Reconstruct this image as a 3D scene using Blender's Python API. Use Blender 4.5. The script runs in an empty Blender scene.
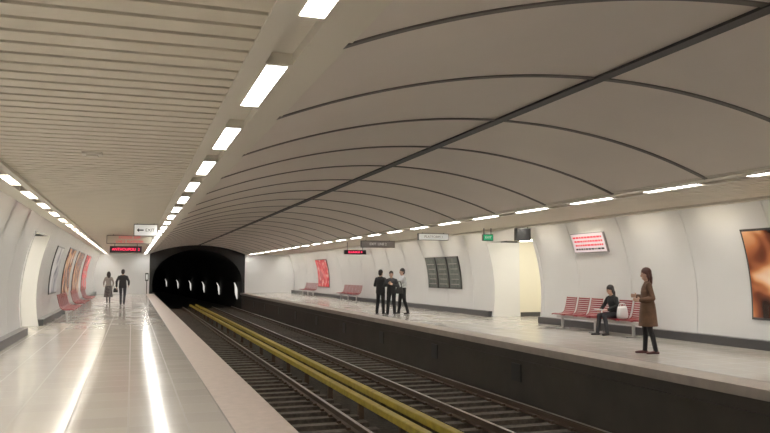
import bpy, bmesh, math, random
from mathutils import Vector, Matrix
from mathutils.bvhtree import BVHTree
random.seed(4)
scene = bpy.context.scene
XC = 4.95
Y0, Y1 = -8.0, 61.0
HC = 3.08          # platform ceiling height
PER = 2.45
RIB0 = 4.7

# ------------------------------------------------------------------ materials
def mat(name, col, rough=0.5, metal=0.0, emit=None, estr=0.0, noise=0.0, nscale=4.0, bump=0.0, bscale=60.0, spec=0.5):
    m = bpy.data.materials.new(name); m.use_nodes = True
    nt = m.node_tree; b = nt.nodes['Principled BSDF']
    b.inputs['Base Color'].default_value = (*col, 1)
    b.inputs['Roughness'].default_value = rough
    b.inputs['Metallic'].default_value = metal
    b.inputs['Specular IOR Level'].default_value = spec
    if emit:
        b.inputs['Emission Color'].default_value = (*emit, 1)
        b.inputs['Emission Strength'].default_value = estr
    if noise > 0 or bump > 0:
        tc = nt.nodes.new('ShaderNodeTexCoord')
    if noise > 0:
        n = nt.nodes.new('ShaderNodeTexNoise'); n.inputs['Scale'].default_value = nscale
        n.inputs['Detail'].default_value = 5
        nt.links.new(tc.outputs['Object'], n.inputs['Vector'])
        r = nt.nodes.new('ShaderNodeValToRGB')
        r.color_ramp.elements[0].position = 0.3; r.color_ramp.elements[1].position = 0.7
        r.color_ramp.elements[0].color = (*[max(0, c*(1-noise)) for c in col], 1)
        r.color_ramp.elements[1].color = (*[min(1, c*(1+noise)) for c in col], 1)
        nt.links.new(n.outputs['Fac'], r.inputs['Fac'])
        nt.links.new(r.outputs['Color'], b.inputs['Base Color'])
    if bump > 0:
        n2 = nt.nodes.new('ShaderNodeTexNoise'); n2.inputs['Scale'].default_value = bscale
        nt.links.new(tc.outputs['Object'], n2.inputs['Vector'])
        bp = nt.nodes.new('ShaderNodeBump'); bp.inputs['Strength'].default_value = bump
        bp.inputs['Distance'].default_value = 0.02
        nt.links.new(n2.outputs['Fac'], bp.inputs['Height'])
        nt.links.new(bp.outputs['Normal'], b.inputs['Normal'])
    return m

def tile_mat(name, c1, c2, cm, size, rough):
    m = mat(name, c1, rough)
    nt = m.node_tree; b = nt.nodes['Principled BSDF']
    tc = nt.nodes.new('ShaderNodeTexCoord')
    br = nt.nodes.new('ShaderNodeTexBrick')
    br.offset = 0.0; br.squash = 1.0
    br.inputs['Scale'].default_value = 1.0
    br.inputs['Brick Width'].default_value = size
    br.inputs['Row Height'].default_value = size
    br.inputs['Mortar Size'].default_value = 0.010
    br.inputs['Mortar Smooth'].default_value = 0.3
    br.inputs['Color1'].default_value = (*c1, 1); br.inputs['Color2'].default_value = (*c2, 1)
    br.inputs['Mortar'].default_value = (*cm, 1)
    nt.links.new(tc.outputs['Object'], br.inputs['Vector'])
    n = nt.nodes.new('ShaderNodeTexNoise'); n.inputs['Scale'].default_value = 90; n.inputs['Detail'].default_value = 3
    nt.links.new(tc.outputs['Object'], n.inputs['Vector'])
    mx = nt.nodes.new('ShaderNodeMixRGB'); mx.blend_type = 'MULTIPLY'; mx.inputs['Fac'].default_value = 0.15
    nt.links.new(br.outputs['Color'], mx.inputs[1]); nt.links.new(n.outputs['Fac'], mx.inputs[2])
    nt.links.new(mx.outputs[0], b.inputs['Base Color'])
    n3 = nt.nodes.new('ShaderNodeTexNoise'); n3.inputs['Scale'].default_value = 1.2
    nt.links.new(tc.outputs['Object'], n3.inputs['Vector'])
    mr = nt.nodes.new('ShaderNodeMapRange')
    mr.inputs['To Min'].default_value = rough*0.7; mr.inputs['To Max'].default_value = rough*1.5
    nt.links.new(n3.outputs['Fac'], mr.inputs['Value'])
    ma = nt.nodes.new('ShaderNodeMath'); ma.operation = 'MULTIPLY_ADD'
    ma.inputs[1].default_value = 0.4
    nt.links.new(br.outputs['Fac'], ma.inputs[0]); nt.links.new(mr.outputs['Result'], ma.inputs[2])
    nt.links.new(ma.outputs[0], b.inputs['Roughness'])
    return m

def poster_mat(name, stops, scale, estr, seed=0.0, distort=1.5):
    m = mat(name, (0.5, 0.5, 0.5), 0.25)
    nt = m.node_tree; b = nt.nodes['Principled BSDF']
    tc = nt.nodes.new('ShaderNodeTexCoord'); mp = nt.nodes.new('ShaderNodeMapping')
    mp.inputs['Location'].default_value = (seed, seed*0.7, seed*1.3)
    n = nt.nodes.new('ShaderNodeTexNoise'); n.inputs['Scale'].default_value = scale
    n.inputs['Detail'].default_value = 2.0; n.inputs['Distortion'].default_value = distort
    r = nt.nodes.new('ShaderNodeValToRGB')
    el = r.color_ramp.elements
    while len(el) < len(stops): el.new(0.5)
    for e, (p, c) in zip(el, stops):
        e.position = p; e.color = (*c, 1)
    nt.links.new(tc.outputs['Object'], mp.inputs['Vector']); nt.links.new(mp.outputs[0], n.inputs['Vector'])
    nt.links.new(n.outputs['Fac'], r.inputs['Fac'])
    nt.links.new(r.outputs['Color'], b.inputs['Base Color'])
    nt.links.new(r.outputs['Color'], b.inputs['Emission Color'])
    b.inputs['Emission Strength'].default_value = estr
    return m

M = {}
M['tile'] = tile_mat('polished_floor_tile', (.68,.63,.575), (.62,.575,.525), (.30,.27,.245), 0.6, 0.12)
M['edge'] = mat('platform_edge_stone', (.60,.49,.43), 0.4, noise=0.08, nscale=8, bump=0.1)
M['edgeline'] = mat('edge_joint', (.16,.14,.13), 0.5)
M['slat'] = mat('ceiling_slat_paint', (.72,.65,.52), 0.5, noise=0.03, nscale=2)
M['slatback'] = mat('ceiling_back', (.52,.46,.36), 0.8)
M['trim'] = mat('ceiling_trim_paint', (.74,.69,.59), 0.45)
M['vault'] = mat('vault_panel', (.83,.755,.68), 0.5, noise=0.03, nscale=0.6)
M['rib'] = mat('vault_rib', (.15,.13,.12), 0.6)
M['strip'] = mat('vault_strip', (.010,.010,.012), 0.5)
M['panel'] = mat('wall_panel_enamel', (.82,.82,.82), 0.22, noise=0.015, nscale=1)
M['back'] = mat('wall_backing', (.30,.30,.30), 0.8)
M['plinth'] = mat('plinth_stone', (.05,.05,.055), 0.35)
M['beige'] = mat('passage_paint', (.88,.84,.70), 0.6)
M['lamp'] = mat('fluorescent_diffuser', (.9,.9,.9), 0.4, emit=(1.0,.965,.89), estr=27.0)
M['lampw'] = mat('passage_lamp', (.9,.9,.9), 0.4, emit=(1.0,.95,.82), estr=15.0)
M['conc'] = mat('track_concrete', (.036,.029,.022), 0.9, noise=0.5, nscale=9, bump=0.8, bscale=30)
M['sleeper'] = mat('sleeper_concrete', (.090,.072,.056), 0.85, noise=0.35, nscale=12, bump=0.3)
M['rail'] = mat('rail_steel', (.09,.058,.04), 0.6, metal=0.3)
M['railtop'] = mat('rail_running_surface', (.36,.32,.29), 0.35, metal=0.9)
M['yellow'] = mat('third_rail_cover', (.40,.30,.035), 0.55, noise=0.2, nscale=6)
M['black'] = mat('black_paint', (.012,.012,.013), 0.5)
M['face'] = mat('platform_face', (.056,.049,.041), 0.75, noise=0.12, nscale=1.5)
M['lip'] = mat('platform_lip', (.42,.37,.33), 0.5, noise=0.1, nscale=5)
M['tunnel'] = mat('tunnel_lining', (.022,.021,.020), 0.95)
M['portal'] = mat('portal_frame', (.022,.022,.022), 0.8)
M['tlamp'] = mat('tunnel_light', (.4,.4,.38), 0.5, emit=(1,.95,.85), estr=.70)
M['red'] = mat('seat_red', (.28,.022,.028), 0.35)
M['chrome'] = mat('brushed_steel', (.55,.55,.55), 0.3, metal=0.9)
M['white'] = mat('sign_white', (.8,.8,.78), 0.4, emit=(1,1,.96), estr=0.25)
M['cream'] = mat('sign_cream', (.70,.66,.55), 0.5)
M['signgrey'] = mat('sign_grey', (.30,.27,.27), 0.5)
M['ledred'] = mat('led_red', (.6,.02,.05), 0.5, emit=(1,.03,.10), estr=2.2)
M['ink'] = mat('sign_ink', (.02,.02,.02), 0.5)
M['redink'] = mat('red_ink', (.6,.03,.05), 0.5, emit=(1,.05,.08), estr=0.5)
M['green'] = mat('exit_green', (.02,.35,.15), 0.4, emit=(.02,.6,.25), estr=0.3)
M['pinkwhite'] = mat('display_white', (.80,.70,.73), 0.4, emit=(1,.85,.9), estr=0.25)
M['board'] = mat('notice_board_glass', (.17,.19,.175), 0.15, noise=0.25, nscale=5)
M['frame'] = mat('dark_frame', (.05,.05,.05), 0.4)
M['poster_big'] = poster_mat('poster_portrait', [(0.40,(.015,.006,.004)),(0.48,(.16,.04,.018)),(0.54,(.45,.14,.05)),(0.61,(.72,.36,.17)),(0.72,(.80,.60,.45))], 1.0, 0.22, 4.9, 0.4)
M['poster_red'] = poster_mat('poster_red_print', [(0.3,(.35,.01,.02)),(0.5,(.7,.04,.05)),(0.62,(.75,.2,.2)),(0.75,(.8,.7,.65))], 1.4, 0.2, 1.0)
M['poster_tan'] = poster_mat('poster_tan_print', [(0.38,(.14,.04,.03)),(0.48,(.45,.14,.07)),(0.56,(.60,.33,.17)),(0.70,(.75,.6,.5))], 0.8, 0.12, 5.0)
M['poster_pale'] = poster_mat('poster_pale_print', [(0.35,(.25,.25,.30)),(0.5,(.6,.6,.62)),(0.65,(.85,.85,.85))], 0.7, 0.1, 8.0)
M['paper'] = mat('white_paper', (.8,.8,.8), 0.6)
M['bag'] = mat('bag_leather', (.02,.018,.018), 0.5)

# ------------------------------------------------------------------ mesh helpers
def finish(bm, name, mats, smooth=False, parent=None, bevel=0.0):
    bmesh.ops.recalc_face_normals(bm, faces=bm.faces)
    me = bpy.data.meshes.new(name); bm.to_mesh(me); bm.free()
    for m in mats: me.materials.append(m)
    if smooth:
        for p in me.polygons: p.use_smooth = True
    ob = bpy.data.objects.new(name, me); scene.collection.objects.link(ob)
    if parent: ob.parent = parent
    if bevel > 0:
        md = ob.modifiers.new('bevel', 'BEVEL'); md.width = bevel; md.segments = 2; md.limit_method = 'ANGLE'
    return ob

def bx(bm, x0, x1, y0, y1, z0, z1, mi=0):
    if x0 > x1: x0, x1 = x1, x0
    vs = [bm.verts.new(p) for p in ((x0,y0,z0),(x1,y0,z0),(x1,y1,z0),(x0,y1,z0),(x0,y0,z1),(x1,y0,z1),(x1,y1,z1),(x0,y1,z1))]
    for f in ((0,1,2,3),(7,6,5,4),(0,4,5,1),(1,5,6,2),(2,6,7,3),(3,7,4,0)):
        fc = bm.faces.new([vs[i] for i in f]); fc.material_index = mi

def extrude_xz(bm, pts, y0, y1, mi=0):
    a = [bm.verts.new((x, y0, z)) for x, z in pts]; b = [bm.verts.new((x, y1, z)) for x, z in pts]
    n = len(pts)
    for i in range(n):
        f = bm.faces.new((a[i], a[(i+1) % n], b[(i+1) % n], b[i])); f.material_index = mi
    f = bm.faces.new(a); f.material_index = mi
    f = bm.faces.new(list(reversed(b))); f.material_index = mi

def strip_xz(bm, outer, inner, y0, y1, mi=0):
    """solid band between two polylines with equal point counts, quads only"""
    n = len(outer)
    g = []
    for y in (y0, y1):
        g.append(([bm.verts.new((x, y, z)) for x, z in outer], [bm.verts.new((x, y, z)) for x, z in inner]))
    (o0, i0), (o1, i1) = g
    def q(*v):
        f = bm.faces.new(v); f.material_index = mi; f.smooth = False
        return f
    for k in range(n-1):
        q(o0[k], o0[k+1], o1[k+1], o1[k])
        q(i0[k], i1[k], i1[k+1], i0[k+1])
        q(o0[k], i0[k], i0[k+1], o0[k+1])
        q(o1[k], o1[k+1], i1[k+1], i1[k])
    q(o0[0], o1[0], i1[0], i0[0]); q(o0[-1], i0[-1], i1[-1], o1[-1])

def hw(z): return 7.7 - 0.1*(z-0.9)**2
def SX(side, h): return XC + side*h

def wall_sheet(bm, side, y0, y1, z0, z1, off, th, mi=0, n=24):
    zs = [z0+(z1-z0)*i/n for i in range(n+1)]
    strip_xz(bm, [(SX(side, hw(z)-off+th), z) for z in zs], [(SX(side, hw(z)-off), z) for z in zs], y0, y1, mi)

# ------------------------------------------------------------------ floors and track bed
OP0, OP1 = 21.6, 24.9
def platform(side):
    nm = 'left' if side < 0 else 'right'
    e = 3.32
    bm = bmesh.new()
    bx(bm, SX(side, e+0.62), SX(side, 12.2), Y0, Y1, -0.15, 0.0)
    finish(bm, 'floor_'+nm, [M['tile']])
    bm = bmesh.new()
    bx(bm, SX(side, e), SX(side, e+0.60), Y0, Y1, -0.15, 0.0, 0)
    bx(bm, SX(side, e+0.60), SX(side, e+0.62), Y0, Y1, -0.15, -0.001, 1)
    finish(bm, 'platform_edge_'+nm, [M['edge'] if side < 0 else M['lip'], M['edgeline']])
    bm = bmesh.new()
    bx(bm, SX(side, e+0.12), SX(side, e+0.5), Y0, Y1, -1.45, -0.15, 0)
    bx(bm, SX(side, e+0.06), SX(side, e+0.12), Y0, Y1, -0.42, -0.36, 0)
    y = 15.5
    while y < 60:   # niches, the dark of each recess put in as a flat black plate
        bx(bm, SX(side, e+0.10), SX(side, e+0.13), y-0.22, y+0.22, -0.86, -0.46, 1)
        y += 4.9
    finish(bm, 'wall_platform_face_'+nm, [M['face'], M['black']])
platform(-1); platform(1)

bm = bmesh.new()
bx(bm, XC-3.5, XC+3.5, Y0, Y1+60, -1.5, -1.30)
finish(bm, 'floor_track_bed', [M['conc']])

def track(xc):
    bm = bmesh.new()
    y = Y0+0.2
    while y < Y1:
        bx(bm, xc-1.2, xc+1.2, y, y+0.24, -1.30, -1.19, 0)
        for g in (-0.75, 0.75):
            for s in (-0.11, 0.11):
                bx(bm, xc+g+s-0.03, xc+g+s+0.03, y+0.06, y+0.18, -1.19, -1.14, 1)
        y += 0.65
    for g in (-0.75, 0.75):
        c = xc+g
        pr = [(-.07,0),(.07,0),(.07,.015),(.012,.035),(.012,.11),(.036,.125),(.036,.145),(-.036,.145),(-.036,.125),(-.012,.11),(-.012,.035),(-.07,.015)]
        extrude_xz(bm, [(c+a, -1.19+b) for a, b in pr], Y0, Y1, 1)
        bx(bm, c-.03, c+.03, Y0, Y1, -1.045, -1.040, 2)
    finish(bm, 'railway_track', [M['sleeper'], M['rail'], M['railtop']])
track(3.08); track(6.82)

def third_rail(xc, z):
    bm = bmesh.new()
    extrude_xz(bm, [(xc-.08,z-.12),(xc-.08,z-.01),(xc-.06,z),(xc+.06,z),(xc+.08,z-.01),(xc+.08,z-.12),(xc+.06,z-.12),(xc+.06,z-.03),(xc-.06,z-.03),(xc-.06,z-.12)], Y0, Y1, 0)
    extrude_xz(bm, [(xc-.04,z-.14),(xc+.04,z-.14),(xc+.04,z-.07),(xc-.04,z-.07)], Y0, Y1, 1)
    y = Y0+.5
    while y < Y1:
        bx(bm, xc-.05, xc+.05, y, y+.12, -1.30, z-.12, 1)
        y += 2.45
    finish(bm, 'third_rail', [M['yellow'], M['rail']])
third_rail(4.40, -0.86); third_rail(4.86, -0.86)
bm = bmesh.new()   # cable trough beside the far track
bx(bm, 5.15, 5.45, Y0, Y1, -1.30, -1.16, 0)
finish(bm, 'cable_trough', [M['sleeper']], bevel=0.01)

# ------------------------------------------------------------------ walls
bounds = []
y = RIB0 - 5*PER
while y > Y0: y -= PER
while y < Y1+PER:
    bounds.append(y); y += PER
def spans():
    ys = sorted(set([Y0, Y1, OP0, OP1] + [b for b in bounds if Y0 < b < Y1 and not (OP0-0.8 < b < OP1+0.8)]))
    return [(a, b) for a, b in zip(ys[:-1], ys[1:]) if not (a >= OP0-1e-3 and b <= OP1+1e-3)]
for side in (-1, 1):
    nm = 'left' if side < 0 else 'right'
    bm = bmesh.new()
    bx(bm, SX(side, 7.80), SX(side, 8.0), Y0, OP0-.13, -0.0, 3.3)
    bx(bm, SX(side, 7.80), SX(side, 8.0), OP1+.13, Y1, -0.0, 3.3)
    finish(bm, 'wall_'+nm, [M['back']])
    bm = bmesh.new()
    for a, b in spans():
        wall_sheet(bm, side, a+0.010, b-0.010, 0.20, HC, 0.0, 0.05, 0)
    wall_sheet(bm, side, OP0, OP1, 2.72, HC, 0.0, 0.12, 0, 4)
    for (a, b) in ((OP0-0.12, OP0), (OP1, OP1+0.12)):
        zs = [0.0+2.72*i/20 for i in range(21)]
        strip_xz(bm, [(SX(side, 8.7), z) for z in zs], [(SX(side, hw(z)-0.03), z) for z in zs], a, b, 0)
    finish(bm, 'wall_panelling_'+nm, [M['panel']])
    bm = bmesh.new()
    bx(bm, SX(side, 7.46), SX(side, 7.72), Y0, OP0-0.13, 0, 0.20)
    bx(bm, SX(side, 7.46), SX(side, 7.72), OP1+0.13, Y1, 0, 0.20)
    finish(bm, 'baseboard_'+nm, [M['plinth']], bevel=0.01)
    bm = bmesh.new()   # side passage
    bx(bm, SX(side, 8.7), SX(side, 12.2), OP1, OP1+0.12, 0, 2.9, 0)
    bx(bm, SX(side, 8.7), SX(side, 12.2), OP0-0.12, OP0, 0, 2.9, 0)
    bx(bm, SX(side, 12.0), SX(side, 12.2), OP0, OP1, 0, 2.9, 0)
    bx(bm, SX(side, 7.6), SX(side, 12.2), OP0, OP1, 2.78, 2.9, 0)
    bx(bm, SX(side, 8.4), SX(side, 8.6), OP0+0.6, OP1-0.6, 2.74, 2.78, 1)
    bx(bm, SX(side, 10.2), SX(side, 10.4), OP0+0.6, OP1-0.6, 2.74, 2.78, 1)
    bx(bm, SX(side, 8.72), SX(side, 12.0), OP1-0.02, OP1, 0, 0.15, 2)
    finish(bm, 'wall_passage_'+nm, [M['beige'], M['lampw'], M['plinth']])

# ------------------------------------------------------------------ slatted ceilings, lamp troughs
for side in (-1, 1):
    nm = 'left' if side < 0 else 'right'
    bm = bmesh.new()
    a, b = 4.24, 6.62      # slat span inner/outer
    y = Y0
    while y < Y1-0.1:
        bx(bm, SX(side, a), SX(side, b), y, y+0.20, HC, HC+0.05, 0)
        y += 0.26
    bx(bm, SX(side, 3.6), SX(side, 8.0), Y0, Y1, HC+0.20, HC+0.30, 1)
    for (p, q, dz) in ((4.10,4.24,-0.012),(3.66,3.90,0.0),(6.60,6.70,-0.05),(6.92,7.30,0.0)):
        bx(bm, SX(side, p), SX(side, q), Y0, Y1, HC+dz, HC+0.20, 2)
    bx(bm, SX(side, 3.61), SX(side, 3.66), Y0, Y1, HC+0.03, HC+0.30, 2)
    bx(bm, SX(side, 3.90), SX(side, 4.10), Y0, Y1, HC+0.08, HC+0.20, 2)
    bx(bm, SX(side, 6.70), SX(side, 6.92), Y0, Y1, HC+0.17, HC+0.20, 2)
    yy = RIB0 - 5*PER
    while yy < Y1:
        c = yy+PER/2
        if c-.8 > Y0 and c+.8 < Y1:   # fixture housings flush in the trough
            for (p, q) in ((3.90, 3.925), (4.075, 4.10)):
                bx(bm, SX(side, p), SX(side, q), c-.74, c+.74, HC-0.004, HC+0.08, 2)
            for e0, e1 in ((c-.74, c-.68), (c+.68, c+.74)):
                bx(bm, SX(side, 3.925), SX(side, 4.075), e0, e1, HC-0.004, HC+0.08, 2)
                bx(bm, SX(side, 6.70), SX(side, 6.92), e0, e1, HC+0.005, HC+0.17, 2)
        yy += PER
    finish(bm, 'ceiling_'+nm, [M['slat'], M['slatback'], M['trim']])
    bm = bmesh.new()
    yy = RIB0 - 5*PER
    while yy < Y1-1:
        c = yy+PER/2
        if c-0.8 > Y0 and c+.8 < Y1:
            bx(bm, SX(side, 3.926), SX(side, 4.074), c-0.68, c+0.68, HC+0.0, HC+0.03, 0)
            bx(bm, SX(side, 6.74), SX(side, 6.88), c-0.68, c+0.68, HC+0.12, HC+0.17, 0)
        yy += PER
    finish(bm, 'ceiling_light_row', [M['lamp']])

# ------------------------------------------------------------------ vault
AW, AH = 3.66, 0.70
R = (AW**2+AH**2)/(2*AH)
Z0 = 3.80 - R
def arc(h, dr=0.0): 
    return math.sqrt((R+dr)**2 - h*h) + Z0
N = 96
hs = [-AW+2*AW*i/N for i in range(N+1)]
bm = bmesh.new()
strip_xz(bm, [(XC+h, arc(h, .08)) for h in hs], [(XC+h, arc(h)) for h in hs], Y0, Y1, 0)
finish(bm, 'ceiling_vault', [M['vault']])
bm = bmesh.new()
yy = RIB0 - 5*PER
while yy < Y1:
    if yy > Y0:
        strip_xz(bm, [(XC+h, arc(h, .001)) for h in hs], [(XC+h, arc(h, -.014)) for h in hs], yy-.042, yy+.042, 0)
    yy += PER
bx(bm, XC-.075, XC+.075, Y0, Y1, 3.77, 3.80, 1)
finish(bm, 'trim_vault_ribs', [M['rib'], M['strip']])

# ------------------------------------------------------------------ end walls, tunnel
bm = bmesh.new()
bx(bm, XC-8, XC-3.67, Y1, Y1+0.2, 0, 3.3, 0)
bx(bm, XC+3.67, XC+8, Y1, Y1+0.2, 0, 3.3, 0)
finish(bm, 'wall_end', [M['panel']])
bm = bmesh.new()
bx(bm, XC-8, XC+8, Y0-0.2, Y0, -1.5, 4.0, 0)  # unseen closure behind the camera, added to keep the light in
finish(bm, 'wall_rear', [M['panel']])
bm = bmesh.new()
def tprof(sc, n=24):
    pts = [(-3.45*sc, -1.5)]
    for i in range(n+1):
        t = math.pi - math.pi*i/n
        pts.append((3.45*sc*math.cos(t), 0.9+2.55*sc*math.sin(t)))
    pts.append((3.45*sc, -1.5))
    return pts
inner = tprof(1.0)
outer = [(max(-3.66, min(3.66, x*1.2)), z if z < -1 else min(arc(max(-3.66, min(3.66, x*1.2))), z*1.3+0.3)) for x, z in inner]
strip_xz(bm, [(XC+x, z) for x, z in outer], [(XC+x, z) for x, z in inner], Y1+0.001, Y1+0.2, 0)
finish(bm, 'tunnel_portal', [M['portal']])
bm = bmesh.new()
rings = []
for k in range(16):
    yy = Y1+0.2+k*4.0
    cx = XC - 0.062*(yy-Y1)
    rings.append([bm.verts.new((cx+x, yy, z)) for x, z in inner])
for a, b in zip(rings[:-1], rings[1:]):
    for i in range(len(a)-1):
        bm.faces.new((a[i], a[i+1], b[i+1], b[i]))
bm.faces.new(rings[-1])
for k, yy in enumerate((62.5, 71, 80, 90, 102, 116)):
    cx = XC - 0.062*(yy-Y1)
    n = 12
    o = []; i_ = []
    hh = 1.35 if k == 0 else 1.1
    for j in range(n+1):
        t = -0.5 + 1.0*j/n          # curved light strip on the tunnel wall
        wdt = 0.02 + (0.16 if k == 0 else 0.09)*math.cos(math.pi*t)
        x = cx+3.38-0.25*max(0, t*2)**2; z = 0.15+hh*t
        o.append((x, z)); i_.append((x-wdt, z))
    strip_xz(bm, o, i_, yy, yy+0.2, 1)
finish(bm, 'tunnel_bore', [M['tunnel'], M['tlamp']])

# ------------------------------------------------------------------ benches
def bench(name, side, y0, n, pitch=0.63):
    B = 7.20
    prof = [(.00,.90),(.03,.76),(.07,.60),(.11,.49),(.17,.435),(.30,.42),(.44,.43),(.52,.415)]
    L = [0]
    for p, q in zip(prof[:-1], prof[1:]): L.append(L[-1]+math.dist(p, q))
    def at(s):
        for i in range(len(prof)-1):
            if s <= L[i+1] or i == len(prof)-2:
                t = (s-L[i])/(L[i+1]-L[i]); return (prof[i][0]+(prof[i+1][0]-prof[i][0])*t, prof[i][1]+(prof[i+1][1]-prof[i][1])*t)
    bm = bmesh.new()
    NS = 15
    for k in range(n):
        yc = y0+pitch*k
        for i in range(NS):
            s0 = L[-1]*i/NS; s1 = L[-1]*(i+0.72)/NS
            p, q = at(s0), at(s1)
            dx, dz = q[0]-p[0], q[1]-p[1]; l = math.hypot(dx, dz); nx, nz = -dz/l*.009, dx/l*.009
            pts = [(p[0]+nx,p[1]+nz),(q[0]+nx,q[1]+nz),(q[0]-nx,q[1]-nz),(p[0]-nx,p[1]-nz)]
            extrude_xz(bm, [(SX(side, B-a), b) for a, b in pts], yc-.26, yc+.26, 0)
        for sy in (-.27, .25):
            M_ = 18
            o = [at(L[-1]*i/M_) for i in range(M_+1)]
            strip_xz(bm, [(SX(side, B-a), b+.016) for a, b in o], [(SX(side, B-a-.008), b-.018) for a, b in o], yc+sy, yc+sy+.02, 0)
        bx(bm, SX(side, B-.22), SX(side, B-.38), yc-.05, yc+.05, .37, .42, 1)
    ya, yb = y0-.3, y0+pitch*(n-1)+.3
    bx(bm, SX(side, B-.26), SX(side, B-.34), ya, yb, .31, .38, 1)
    nleg = max(2, (n+1)//2)
    for i in range(nleg):
        yl = ya+.25+(yb-ya-.5)*i/(nleg-1)
        bx(bm, SX(side, B-.27), SX(side, B-.33), yl-.03, yl+.03, .02, .31, 1)
        bx(bm, SX(side, B-.10), SX(side, B-.50), yl-.04, yl+.04, 0, .025, 1)
    finish(bm, name, [M['red'], M['chrome']])
bench('waiting_bench', 1, 15.9, 6)
bench('waiting_bench', 1, 40.3, 6)
bench('waiting_bench', 1, 50.8, 6)
bench('waiting_bench', -1, 26.4, 6)
bench('waiting_bench', -1, 32.0, 6)
bench('waiting_bench', -1, 38.0, 5)

# ------------------------------------------------------------------ posters / boards
def poster(name, side, y0, y1, z0, z1, m, fr=0.05):
    bm = bmesh.new()
    wall_sheet(bm, side, y0-fr, y1+fr, z0-fr, z1+fr, 0.035, 0.03, 0)
    wall_sheet(bm, side, y0, y1, z0, z1, 0.045, 0.02, 1)
    finish(bm, name, [M['frame'], m])
poster('advertising_poster', 1, 9.4, 12.78, 0.66, 2.48, M['poster_big'])
poster('advertising_poster', 1, 49.3, 52.4, 0.66, 2.5, M['poster_red'])
poster('advertising_poster', -1, 28.5, 31.0, 0.9, 2.5, M['poster_pale'])
poster('advertising_poster', -1, 33.5, 37.0, 0.6, 2.6, M['poster_tan'])
poster('advertising_poster', -1, 39.0, 43.5, 0.6, 2.6, M['poster_tan'])
poster('advertising_poster', -1, 46.0, 50.5, 0.6, 2.6, M['poster_red'])
bm = bmesh.new()
for k in range(3):
    a = 27.8+k*1.2
    wall_sheet(bm, 1, a, a+1.1, 0.95, 2.28, 0.065, 0.06, 0, 8)
    wall_sheet(bm, 1, a+.06, a+1.04, 1.02, 2.20, 0.075, 0.02, 1, 8)
    for j in range(5):
        wall_sheet(bm, 1, a+.14, a+.96-.1*(j % 2), 1.12+j*.21, 1.15+j*.21, 0.08, 0.01, 2, 2)
finish(bm, 'notice_board', [M['frame'], M['board'], M['signgrey']])
# illuminated wall display with red lettering
bm = bmesh.new()
wall_sheet(bm, 1, 17.65, 19.25, 2.18, 2.74, 0.07, 0.065, 0, 4)
wall_sheet(bm, 1, 17.67, 19.23, 2.20, 2.72, 0.08, 0.02, 1, 4)
random.seed(2)
for r in range(4):
    yy = 17.75
    while yy < 19.05:
        w = random.uniform(.04, .14)
        wall_sheet(bm, 1, yy, yy+w, 2.26+r*.11, 2.31+r*.11, 0.085, 0.01, 2 if r else 3, 1)
        yy += w+.03
finish(bm, 'wall_display', [M['signgrey'], M['pinkwhite'], M['redink'], M['ink']])

# ------------------------------------------------------------------ hanging signs
def txt(body, size, x, y, z, m, parent):
    c = bpy.data.curves.new('lettering', 'FONT'); c.body = body; c.size = size; c.extrude = 0.003
    c.align_x = 'CENTER'; c.align_y = 'CENTER'
    o = bpy.data.objects.new('lettering', c); scene.collection.objects.link(o)
    c.materials.append(m)
    o.location = (x, y, z); o.rotation_euler = (math.pi/2, 0, 0); o.parent = parent
    return o
def hanging_sign(name, x0, x1, y, z0, z1, mface, lines, mink, size, arrow=None):
    e = bpy.data.objects.new(name, None); scene.collection.objects.link(e)
    bm = bmesh.new()
    bx(bm, x0, x1, y, y+.10, z0, z1, 0)
    bx(bm, x0+.02, x1-.02, y-.008, y, z0+.02, z1-.02, 1)
    for xr in (x0+.15*(x1-x0), x1-.15*(x1-x0)):
        bx(bm, xr-.012, xr+.012, y+.04, y+.064, z1, HC+.01, 0)
    finish(bm, 'sign_box', [M['frame'], mface], parent=e)
    n = len(lines)
    for i, t in enumerate(lines):
        txt(t, size, (x0+x1)/2 + (0.12 if arrow else 0), y-.014, z1-(z1-z0)*(i+.5)/n, mink, e)
    if arrow is not None:
        ax, az, s = arrow
        bm = bmesh.new()
        extrude_xz(bm, [(ax-s,az),(ax-.3*s,az+.6*s),(ax-.3*s,az+.2*s),(ax+s,az+.2*s),(ax+s,az-.2*s),(ax-.3*s,az-.2*s),(ax-.3*s,az-.6*s)], y-.016, y-.009, 0)
        finish(bm, 'arrow', [mink], parent=e)
hanging_sign('exit_sign', 0.02, 0.70, 23.6, 2.70, 3.06, M['white'], ['EXIT'], M['ink'], .13, (0.2, 2.88, .10))
hanging_sign('direction_sign', -0.95, 0.72, 30.5, 2.72, 3.04, M['cream'], ['EXODOS  EXIT', 'LINE 2  PLATFORM'], M['redink'], .12)
hanging_sign('led_departure_display', -0.85, 0.35, 31.4, 2.40, 2.66, M['black'], ['ANTHOUPOLI  2'], M['ledred'], .14)
hanging_sign('direction_sign', 9.7, 11.3, 32.2, 2.74, 3.05, M['signgrey'], ['EXIT  LINE 2'], M['white'], .15)
hanging_sign('led_departure_display', 9.7, 10.8, 35.0, 2.50, 2.72, M['black'], ['ELLINIKO 4'], M['ledred'], .14)
hanging_sign('direction_sign', 9.9, 11.1, 25.6, 2.80, 3.05, M['white'], ['PLATFORM 1'], M['signgrey'], .13)
hanging_sign('emergency_exit_sign', 10.95, 11.32, 22.4, 2.66, 2.88, M['green'], ['EXIT'], M['white'], .11)
hanging_sign('platform_monitor', 11.50, 12.05, 21.2, 2.62, 3.02, M['black'], [' '], M['ink'], .1)

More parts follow.
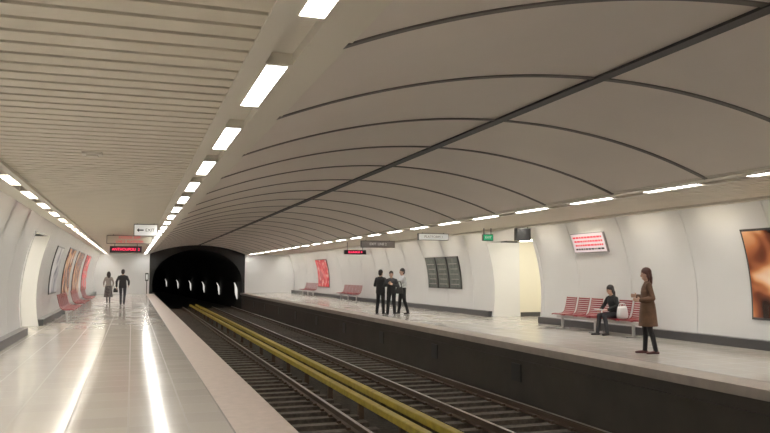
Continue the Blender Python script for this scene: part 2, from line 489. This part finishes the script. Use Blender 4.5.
bm = bmesh.new()
bx(bm, -0.62, -0.38, 9.75, 9.95, HC-.03, HC, 0)
bx(bm, -0.57, -0.43, 9.80, 9.90, HC-.05, HC-.03, 0)
finish(bm, 'ceiling_speaker', [M['trim']], bevel=.005)
bm = bmesh.new()
bx(bm, 1.05, 1.11, 60.2, 60.26, -0.0, 1.2, 0)
bx(bm, 0.96, 1.20, 60.15, 60.3, 1.0, 1.6, 0)
bx(bm, 1.01, 1.15, 60.14, 60.15, 1.1, 1.5, 1)
finish(bm, 'signal_lamp', [M['frame'], M['white']])

# ------------------------------------------------------------------ people
def V(*a): return Vector(a)
def loft(bm, rings, mi):
    vs = [[bm.verts.new(p) for p in r] for r in rings]
    n = len(vs[0])
    for a, b in zip(vs[:-1], vs[1:]):
        for i in range(n):
            f = bm.faces.new((a[i], a[(i+1) % n], b[(i+1) % n], b[i])); f.material_index = mi
    f = bm.faces.new(list(reversed(vs[0]))); f.material_index = mi
    f = bm.faces.new(vs[-1]); f.material_index = mi
def ering(c, u, v, n=16):
    return [c + u*math.cos(2*math.pi*i/n) + v*math.sin(2*math.pi*i/n) for i in range(n)]
def tube(bm, pts, rads, mi, n=14, flat=None, flat_ends=False):
    rings = []
    m = len(pts)
    T = []
    for i in range(m):
        a = pts[max(0, i-1)]; b = pts[min(m-1, i+1)]
        T.append((b-a).normalized())
    ref = V(0, 0, 1) if abs(T[0].z) < 0.8 else V(1, 0, 0)
    def ring(c, t, r):
        u = t.cross(ref)
        if u.length < 1e-3: u = t.cross(V(0, 1, 0))
        u.normalize(); v = t.cross(u).normalized()
        pr = ering(c, u*r, v*r, n)
        if flat:
            ax, fc = flat
            pr = [p - ax*((p-c).dot(ax))*(1-fc) for p in pr]
        return pr
    if not flat_ends:
        for k in (1.0, .85, .5):
            rings.append(ring(pts[0]-T[0]*rads[0]*k*.95, T[0], rads[0]*max(.15, math.sqrt(1-k*k*.98))))
    for p, t, r in zip(pts, T, rads): rings.append(ring(p, t, r))
    if not flat_ends:
        for k in (.5, .85, 1.0):
            rings.append(ring(pts[-1]+T[-1]*rads[-1]*k*.95, T[-1], rads[-1]*max(.15, math.sqrt(1-k*k*.98))))
    loft(bm, rings, mi)
def ell(bm, c, r, mi, rot=None, seg=16):
    mtx = Matrix.Translation(c) @ (rot.to_4x4() if rot else Matrix.Identity(4)) @ Matrix.Diagonal((*r, 1))
    res = bmesh.ops.create_uvsphere(bm, u_segments=seg, v_segments=10, radius=1.0, matrix=mtx)
    fs = set(f for v in res['verts'] for f in v.link_faces)
    for f in fs: f.material_index = mi
SK, HA, TO, SL, PA, SH, CO, DK, LP = range(9)

def hand(bm, wr, d, nrm, thumb_side):
    d = d.normalized(); nrm = (nrm - d*nrm.dot(d)).normalized(); s = d.cross(nrm).normalized()*thumb_side
    rings = []
    for t, w, th in ((-.01, .024, .019), (.015, .031, .017), (.05, .040, .015), (.085, .042, .014), (.098, .036, .010)):
        rings.append(ering(wr+d*t, s*w, nrm*th, 14))
    loft(bm, rings, SK)
    for k, ln in enumerate((.072, .082, .077, .060)):
        o = (0.0315 - k*0.021)
        b = wr + d*.085 + s*o
        spread = s*(o*.35)
        p1 = b + (d+spread*1.0).normalized()*ln*.5 + nrm*.004
        d2 = (d*.8+nrm*.6).normalized(); p2 = p1 + d2*ln*.32
        d3 = (d*.4+nrm*.9).normalized(); p3 = p2 + d3*ln*.25
        tube(bm, [b, p1, p2, p3], [.0095, .009, .0085, .0075], SK, 8)
    b = wr + d*.025 + s*.026
    p1 = b + (d*.55+s*.75+nrm*.25).normalized()*.035
    p2 = p1 + (d*.85+s*.3+nrm*.4).normalized()*.032
    tube(bm, [b, p1, p2], [.013, .0115, .009], SK, 8)

def person(name, loc, yaw, s, mats, P):
    """local frame: faces +Y, own right side = +X"""
    bm = bmesh.new()
    pel = P.get('pelvis', V(0, 0, .95)); neck = P.get('neck', V(0, .0, 1.43))
    up = (neck-pel).normalized(); sx = V(1, 0, 0)
    fw = up.cross(sx).normalized()
    wid = P.get('wid', 1.0); dep = P.get('dep', 1.0)
    L = (neck-pel).length
    rings = []
    for t, w, dd, f in ((-.20,.10,.08,0), (-.14,.150,.105,0), (0,.168,.118,-.005), (.16,.155,.108,0), (.34,.138,.098,.005), (.55,.150,.108,.012), (.74,.168,.112,.008), (.86,.160,.098,0), (.94,.120,.080,-.005), (1.03,.070,.060,-.005)):
        rings.append(ering(pel+up*(L*t)+fw*f, sx*w*wid, fw*dd*dep, 20))
    loft(bm, rings, TO)
    if P.get('hipmat', True):
        rings = []
        for t, w, dd in ((-.22,.11,.09), (-.14,.156,.110), (0,.174,.122), (.10,.165,.115)):
            rings.append(ering(pel+up*(L*t), sx*w*wid, fw*dd*dep, 20))
        loft(bm, rings, PA)
    hm = Matrix.Rotation(P.get('hyaw', 0), 3, 'Z') @ Matrix.Rotation(P.get('hpitch', 0), 3, 'X')
    hc = neck + up*.02 + V(0, .02, .142) + P.get('hoff', V(0, 0, 0))
    tube(bm, [neck-up*.03, neck+up*.05, hc-V(0, .01, .05)], [.062, .053, .053], SK)
    K = 1.07
    H = lambda x, y, z: hc + hm @ (V(x, y, z)*K)
    E = lambda x, y, z, a, b, c, mi: ell(bm, H(x, y, z), (a*K, b*K, c*K), mi, hm)
    E(0, 0, .015, .073, .092, .105, SK)
    E(0, .022, -.055, .052, .064, .058, SK)
    E(0, .092, -.015, .012, .020, .022, SK)
    E(.074, -.005, -.01, .010, .018, .030, SK)
    E(-.074, -.005, -.01, .010, .018, .030, SK)
    hr = P.get('hair', 'short')
    E(0, -.014, .044, .082, .101, .098, HA)
    E(0, -.045, -.01, .074, .068, .085, HA)
    if hr in ('long', 'bob'):
        dl = .20 if hr == 'long' else .11
        tube(bm, [H(0, -.05, .0), H(0, -.072, -.08), H(0, -.075, -.05-dl)], [.080, .074, .045], HA, flat=(hm @ V(0, 1, 0), .62))
        for q in (-1, 1):
            tube(bm, [H(q*.070, -.01, .03), H(q*.080, -.015, -.05), H(q*.072, -.02, -.03-dl*.8)], [.026, .026, .014], HA)
    lm = P.get('legmat', PA); r = P.get('legr', (.092, .064, .050))
    for q, sd in ((1, 'R'), (-1, 'L')):
        hip = pel + V(q*.088*wid, 0, -.04)
        kn = P.get('kn'+sd, V(q*.095, .02, .50)); an = P.get('an'+sd, V(q*.095, -.01, .085))
        toe = P.get('toe'+sd, V(q*.18, 1, 0)).normalized()
        tube(bm, [hip, hip.lerp(kn, .5)+V(0, .008, 0), kn], [r[0], (r[0]+r[1])*.5, r[1]], lm)
        tube(bm, [kn, kn.lerp(an, .35)+V(0, -.012, 0), an], [r[1]*.99, (r[1]*.92), r[2]], lm)
        ft = V(toe.x, toe.y, 0).normalized()
        lift = toe.z
        h0 = an - ft*.045 + V(0, 0, -.05); t0 = an + ft*.165 + V(0, 0, -.055+lift*.2)
        tube(bm, [h0, an+ft*.05+V(0, 0, -.045+lift*.06), t0], [.034, .040, .030], SH, flat=(V(0, 0, 1), .85))
        tube(bm, [an+V(0, 0, .02), an+V(0, 0, -.04)], [.040, .036], SH)
    for q, sd in ((1, 'R'), (-1, 'L')):
        sh = pel + up*(L*.87) + sx*(q*.163*wid)
        el_ = P.get('el'+sd, sh + V(q*.05, -.02, -.285)); wr = P.get('wr'+sd, el_ + V(q*.0, .06, -.245))
        ar = P.get('armr', (.056, .046, .034))
        # trapezius slope from neck to shoulder
        tube(bm, [pel+up*(L*.99)+sx*(q*.03), pel+up*(L*.93)+sx*(q*.10*wid), sh], [.050, .052, .054], SL)
        tube(bm, [sh, sh.lerp(el_, .5)+sx*(q*.004), el_], [ar[0]+.002, ar[0]*.93, ar[1]], SL)
        d = (wr-el_).normalized()
        fm = P.get('foremat', SL)
        tube(bm, [el_, el_.lerp(wr, .35), wr], [ar[1], ar[1]*.96, ar[2]], fm)
        hand(bm, wr+d*.008, P.get('hd'+sd, d), P.get('pn'+sd, V(-q, 0, 0)), P.get('ts'+sd, 1 if q*1 > 0 else -1))
    if 'coat' in P:
        rings = []
        for (cx, cy, z, w, dd) in P['coat']: rings.append(ering(V(cx, cy, z), V(w, 0, 0), V(0, dd, 0), 24))
        loft(bm, rings, CO)
    bmesh.ops.recalc_face_normals(bm, faces=bm.faces)
    bm.faces.ensure_lookup_table(); bm.faces.index_update()
    mis = [f.material_index for f in bm.faces]
    bvh = BVHTree.FromBMesh(bm)
    me = bpy.data.meshes.new('tmp'); bm.to_mesh(me); bm.free()
    ob = bpy.data.objects.new('tmp', me); scene.collection.objects.link(ob)
    md = ob.modifiers.new('r', 'REMESH'); md.mode = 'VOXEL'; md.voxel_size = P.get('voxel', .0085)
    sm = ob.modifiers.new('s', 'SMOOTH'); sm.factor = .5; sm.iterations = 2
    dg = bpy.context.evaluated_depsgraph_get()
    new = bpy.data.meshes.new_from_object(ob.evaluated_get(dg))
    bpy.data.objects.remove(ob)
    new.materials.clear()
    for m in mats: new.materials.append(m)
    b2 = bmesh.new(); b2.from_mesh(new)
    for f in b2.faces:
        _, _, idx, _ = bvh.find_nearest(f.calc_center_median())
        f.material_index = mis[idx] if idx is not None else 0
        f.smooth = True
    for q in (-1, 1):
        ell(b2, H(q*.030, .080, .010), (.014, .009, .007), DK, hm, 10)
        ell(b2, H(q*.030, .080, .034), (.018, .008, .004), HA, hm, 10)
    ell(b2, H(0, .078, -.062), (.024, .010, .006), LP, hm, 10)
    b2.to_mesh(new); b2.free()
    new.name = name
    o = bpy.data.objects.new(name, new); scene.collection.objects.link(o)
    o.location = loc; o.rotation_euler = (0, 0, yaw); o.scale = (s, s, s)
    return o

def cm(name, c, rough=.8, noise=.12, ns=14): return mat(name, c, rough, noise=noise, nscale=ns, bump=.15, bscale=40)
skin = cm('skin', (.50,.30,.22), .55, .05)
hblack = cm('hair_black', (.018,.013,.012), .5); hbrown = cm('hair_auburn', (.075,.022,.016), .45)
black = cm('cloth_black', (.016,.016,.018)); dkgrey = cm('cloth_charcoal', (.035,.035,.042))
brown = cm('coat_brown', (.12,.058,.030), .7, .25, 9); white = cm('shirt_white', (.62,.63,.66))
leather = cm('boots_leather', (.02,.014,.012), .4); lips = cm('lips', (.30,.08,.07), .5); eye = cm('eye_dark', (.02,.015,.012), .3)
red_sh = cm('boots_red', (.08,.018,.018), .4); pattern = cm('skirt_pattern', (.10,.09,.09), .8, .8, 18); taupe = cm('cloth_taupe', (.28,.25,.23))
def ML(sk, ha, to, sl, pa, sh, co): return [sk, ha, to, sl, pa, sh, co, eye, lips]
rad = math.radians

def person_bag(name, parent_loc, w, d, h, m, handle=0.12):
    bm = bmesh.new()
    rings = []
    for t, a in ((0, .80), (.08, .98), (.35, 1.0), (.8, .86), (1.0, .74)):
        z = t*h
        pts = []
        for i in range(20):
            an = 2*math.pi*i/20
            cx, cy = math.cos(an), math.sin(an)
            pts.append(V(math.copysign(abs(cx)**.5, cx)*w/2*a, math.copysign(abs(cy)**.6, cy)*d/2*a, z))
        rings.append(pts)
    loft(bm, rings, 0)
    for q in (-1, 1):
        hp = [V(math.cos(t)*w*.28, q*d*.2, h-.01+math.sin(t)*handle) for t in [math.pi*i/10 for i in range(11)]]
        tube(bm, hp, [.008]*11, 0, 8)
    o = finish(bm, name, [m], smooth=True)
    o.location = parent_loc
    return o

# 1: standing woman, brown coat
person('woman_in_brown_coat', V(9.73, 12.55, 0), rad(62), .985, ML(skin, hbrown, brown, brown, black, red_sh, brown), dict(
    hair='bob', wid=.95, hyaw=rad(6), hpitch=rad(-6),
    legr=(.085, .056, .046), hipmat=False,
    knR=V(.085, .05, .50), anR=V(.08, .06, .085), knL=V(-.08, -.02, .50), anL=V(-.075, -.12, .085),
    elL=V(-.235, -.06, 1.12), wrL=V(-.17, .15, 1.08), hdL=V(.3, 1, .1), pnL=V(1, 0, 0),
    elR=V(.235, -.03, 1.12), wrR=V(.16, .17, 1.15), pnR=V(-1, 0, 0),
    armr=(.064, .056, .046),
    coat=[(0, 0, 1.34, .15, .09), (0, .005, 1.25, .175, .125), (0, .005, 1.10, .165, .125), (0, 0, .98, .190, .145), (0, 0, .85, .208, .162), (0, 0, .70, .218, .175), (0, 0, .56, .228, .188), (0, 0, .555, .10, .08)]))

# 2: seated woman
person('seated_woman', V(11.93, 16.72, 0), rad(96), .97, ML(skin, hblack, black, black, dkgrey, leather, black), dict(
    pelvis=V(0, 0, .57), neck=V(0, .09, 1.03), hair='bob', wid=.95, hyaw=rad(-12), hpitch=rad(-14), hoff=V(0, .02, 0),
    knR=V(.10, .44, .52), anR=V(.11, .50, .085), knL=V(-.09, .43, .52), anL=V(-.10, .36, .085),
    elR=V(.25, .14, .78), wrR=V(.15, .33, .68), pnR=V(-.3, 0, -1), hdR=V(-.3, 1, -.1),
    elL=V(-.25, .12, .77), wrL=V(-.13, .33, .68), pnL=V(.3, 0, -1), hdL=V(.3, 1, -.1), armr=(.060, .052, .040)))
bm = bmesh.new()
for k in range(5):
    bx(bm, -.15+.01*k, .15+.006*k, -.11, .11+.004*k, .004*k, .004*k+.003)
o = finish(bm, 'magazine', [M['paper']]); o.location = (11.50, 16.70, .645); o.rotation_euler = (0, .12, .2)
person_bag('shopping_bag', V(11.86, 16.30, .447), .30, .16, .30, M['paper'], .10)

# 3-5: group of three
person('man_in_black_jacket', V(9.20, 27.9, 0), rad(-50), 1.0, ML(skin, hblack, black, black, black, leather, black), dict(
    knR=V(.10, .03, .50), anR=V(.12, .02, .085), knL=V(-.11, .0, .50), anL=V(-.14, -.04, .085), wid=1.08, dep=1.15,
    elR=V(.26, -.05, 1.13), wrR=V(.17, .16, 1.10), elL=V(-.26, .0, 1.12), wrL=V(-.16, .18, 1.12),
    legr=(.098, .074, .062), armr=(.068, .060, .046),
    coat=[(0, 0, 1.30, .17, .11), (0, 0, 1.10, .180, .14), (0, 0, .92, .195, .15), (0, 0, .82, .198, .15), (0, 0, .815, .10, .08)]))
person('man_in_dark_coat', V(9.32, 26.95, 0), rad(150), .97, ML(skin, hblack, dkgrey, dkgrey, black, leather, black), dict(
    knR=V(.11, .03, .50), anR=V(.15, .04, .085), knL=V(-.10, .0, .50), anL=V(-.12, -.05, .085), wid=1.05, dep=1.1, hyaw=rad(20),
    elR=V(.28, .03, 1.14), wrR=V(.10, .20, 1.24), elL=V(-.28, .0, 1.13), wrL=V(-.10, .21, 1.20),
    legr=(.098, .074, .060), armr=(.066, .058, .044),
    coat=[(0, 0, 1.30, .17, .11), (0, 0, 1.10, .175, .135), (0, 0, .92, .19, .145), (0, 0, .84, .192, .145), (0, 0, .835, .10, .08)]))
person('man_in_white_shirt', V(10.06, 27.75, 0), rad(95), 1.03, ML(skin, hblack, white, white, black, leather, white), dict(
    knR=V(.12, .06, .50), anR=V(.15, .10, .085), knL=V(-.12, -.02, .50), anL=V(-.17, -.14, .085), wid=1.06, dep=1.1,
    elR=V(.27, .02, 1.13), wrR=V(.12, .22, 1.16), elL=V(-.27, -.02, 1.13), wrL=V(-.14, .17, 1.02),
    legr=(.096, .070, .056), armr=(.066, .058, .040)))
person_bag('shoulder_bag', V(9.83, 27.47, .80), .30, .12, .26, M['bag'], .24)

# 6-7: pair walking on the near platform
person('woman_walking', V(-1.16, 42.4, 0), rad(8), .97, ML(skin, hblack, taupe, taupe, dkgrey, leather, pattern), dict(
    hair='long', wid=.97, hipmat=False, legr=(.08, .05, .04),
    knR=V(.09, .14, .50), anR=V(.09, .10, .085), knL=V(-.08, -.02, .50), anL=V(-.08, -.20, .13), toeL=V(0, 1, -.15),
    elR=V(.24, -.10, 1.14), wrR=V(.23, .02, .93), elL=V(-.24, .05, 1.13), wrL=V(-.22, .22, 1.0),
    coat=[(0, 0, 1.02, .145, .105), (0, 0, .92, .178, .130), (0, 0, .75, .20, .16), (0, .0, .50, .22, .20), (0, 0, .34, .235, .22), (0, 0, .335, .1, .1)]))
person('man_walking', V(-.42, 39.6, 0), rad(-6), 1.03, ML(skin, hblack, black, black, dkgrey, leather, black), dict(
    wid=1.06, dep=1.1, knR=V(.10, -.02, .50), anR=V(.10, -.24, .14), toeR=V(0, 1, -.18), knL=V(-.10, .17, .51), anL=V(-.10, .20, .085),
    elR=V(.27, .06, 1.14), wrR=V(.25, .22, .98), elL=V(-.27, -.12, 1.14), wrL=V(-.27, -.08, .90), armr=(.066, .056, .042),
    coat=[(0, 0, 1.30, .17, .11), (0, 0, 1.10, .172, .13), (0, 0, .92, .185, .14), (0, 0, .84, .186, .14), (0, 0, .835, .10, .08)]))
person_bag('handbag', V(-.80, 42.35, .58), .24, .12, .22, M['bag'], .14)

# ------------------------------------------------------------------ world, camera
w = bpy.data.worlds.new('world'); scene.world = w; w.use_nodes = True
w.node_tree.nodes['Background'].inputs[0].default_value = (.02, .02, .02, 1)
cd = bpy.data.cameras.new('camera'); cam = bpy.data.objects.new('camera', cd); scene.collection.objects.link(cam)
f = 750.0
cd.sensor_width = 36; cd.lens = f*36/770; cd.clip_start = .05; cd.clip_end = 400
phi = math.atan(56.5/f); th = math.atan((385-132)/f*math.cos(phi))
F = V(math.sin(th)*math.cos(phi), math.cos(th)*math.cos(phi), math.sin(phi))
cam.location = (0, 0, 1.6); cam.rotation_euler = F.to_track_quat('-Z', 'Y').to_euler()
scene.camera = cam
scene.view_settings.view_transform = 'Standard'
scene.view_settings.exposure = 0.12
scene.view_settings.gamma = 1.12
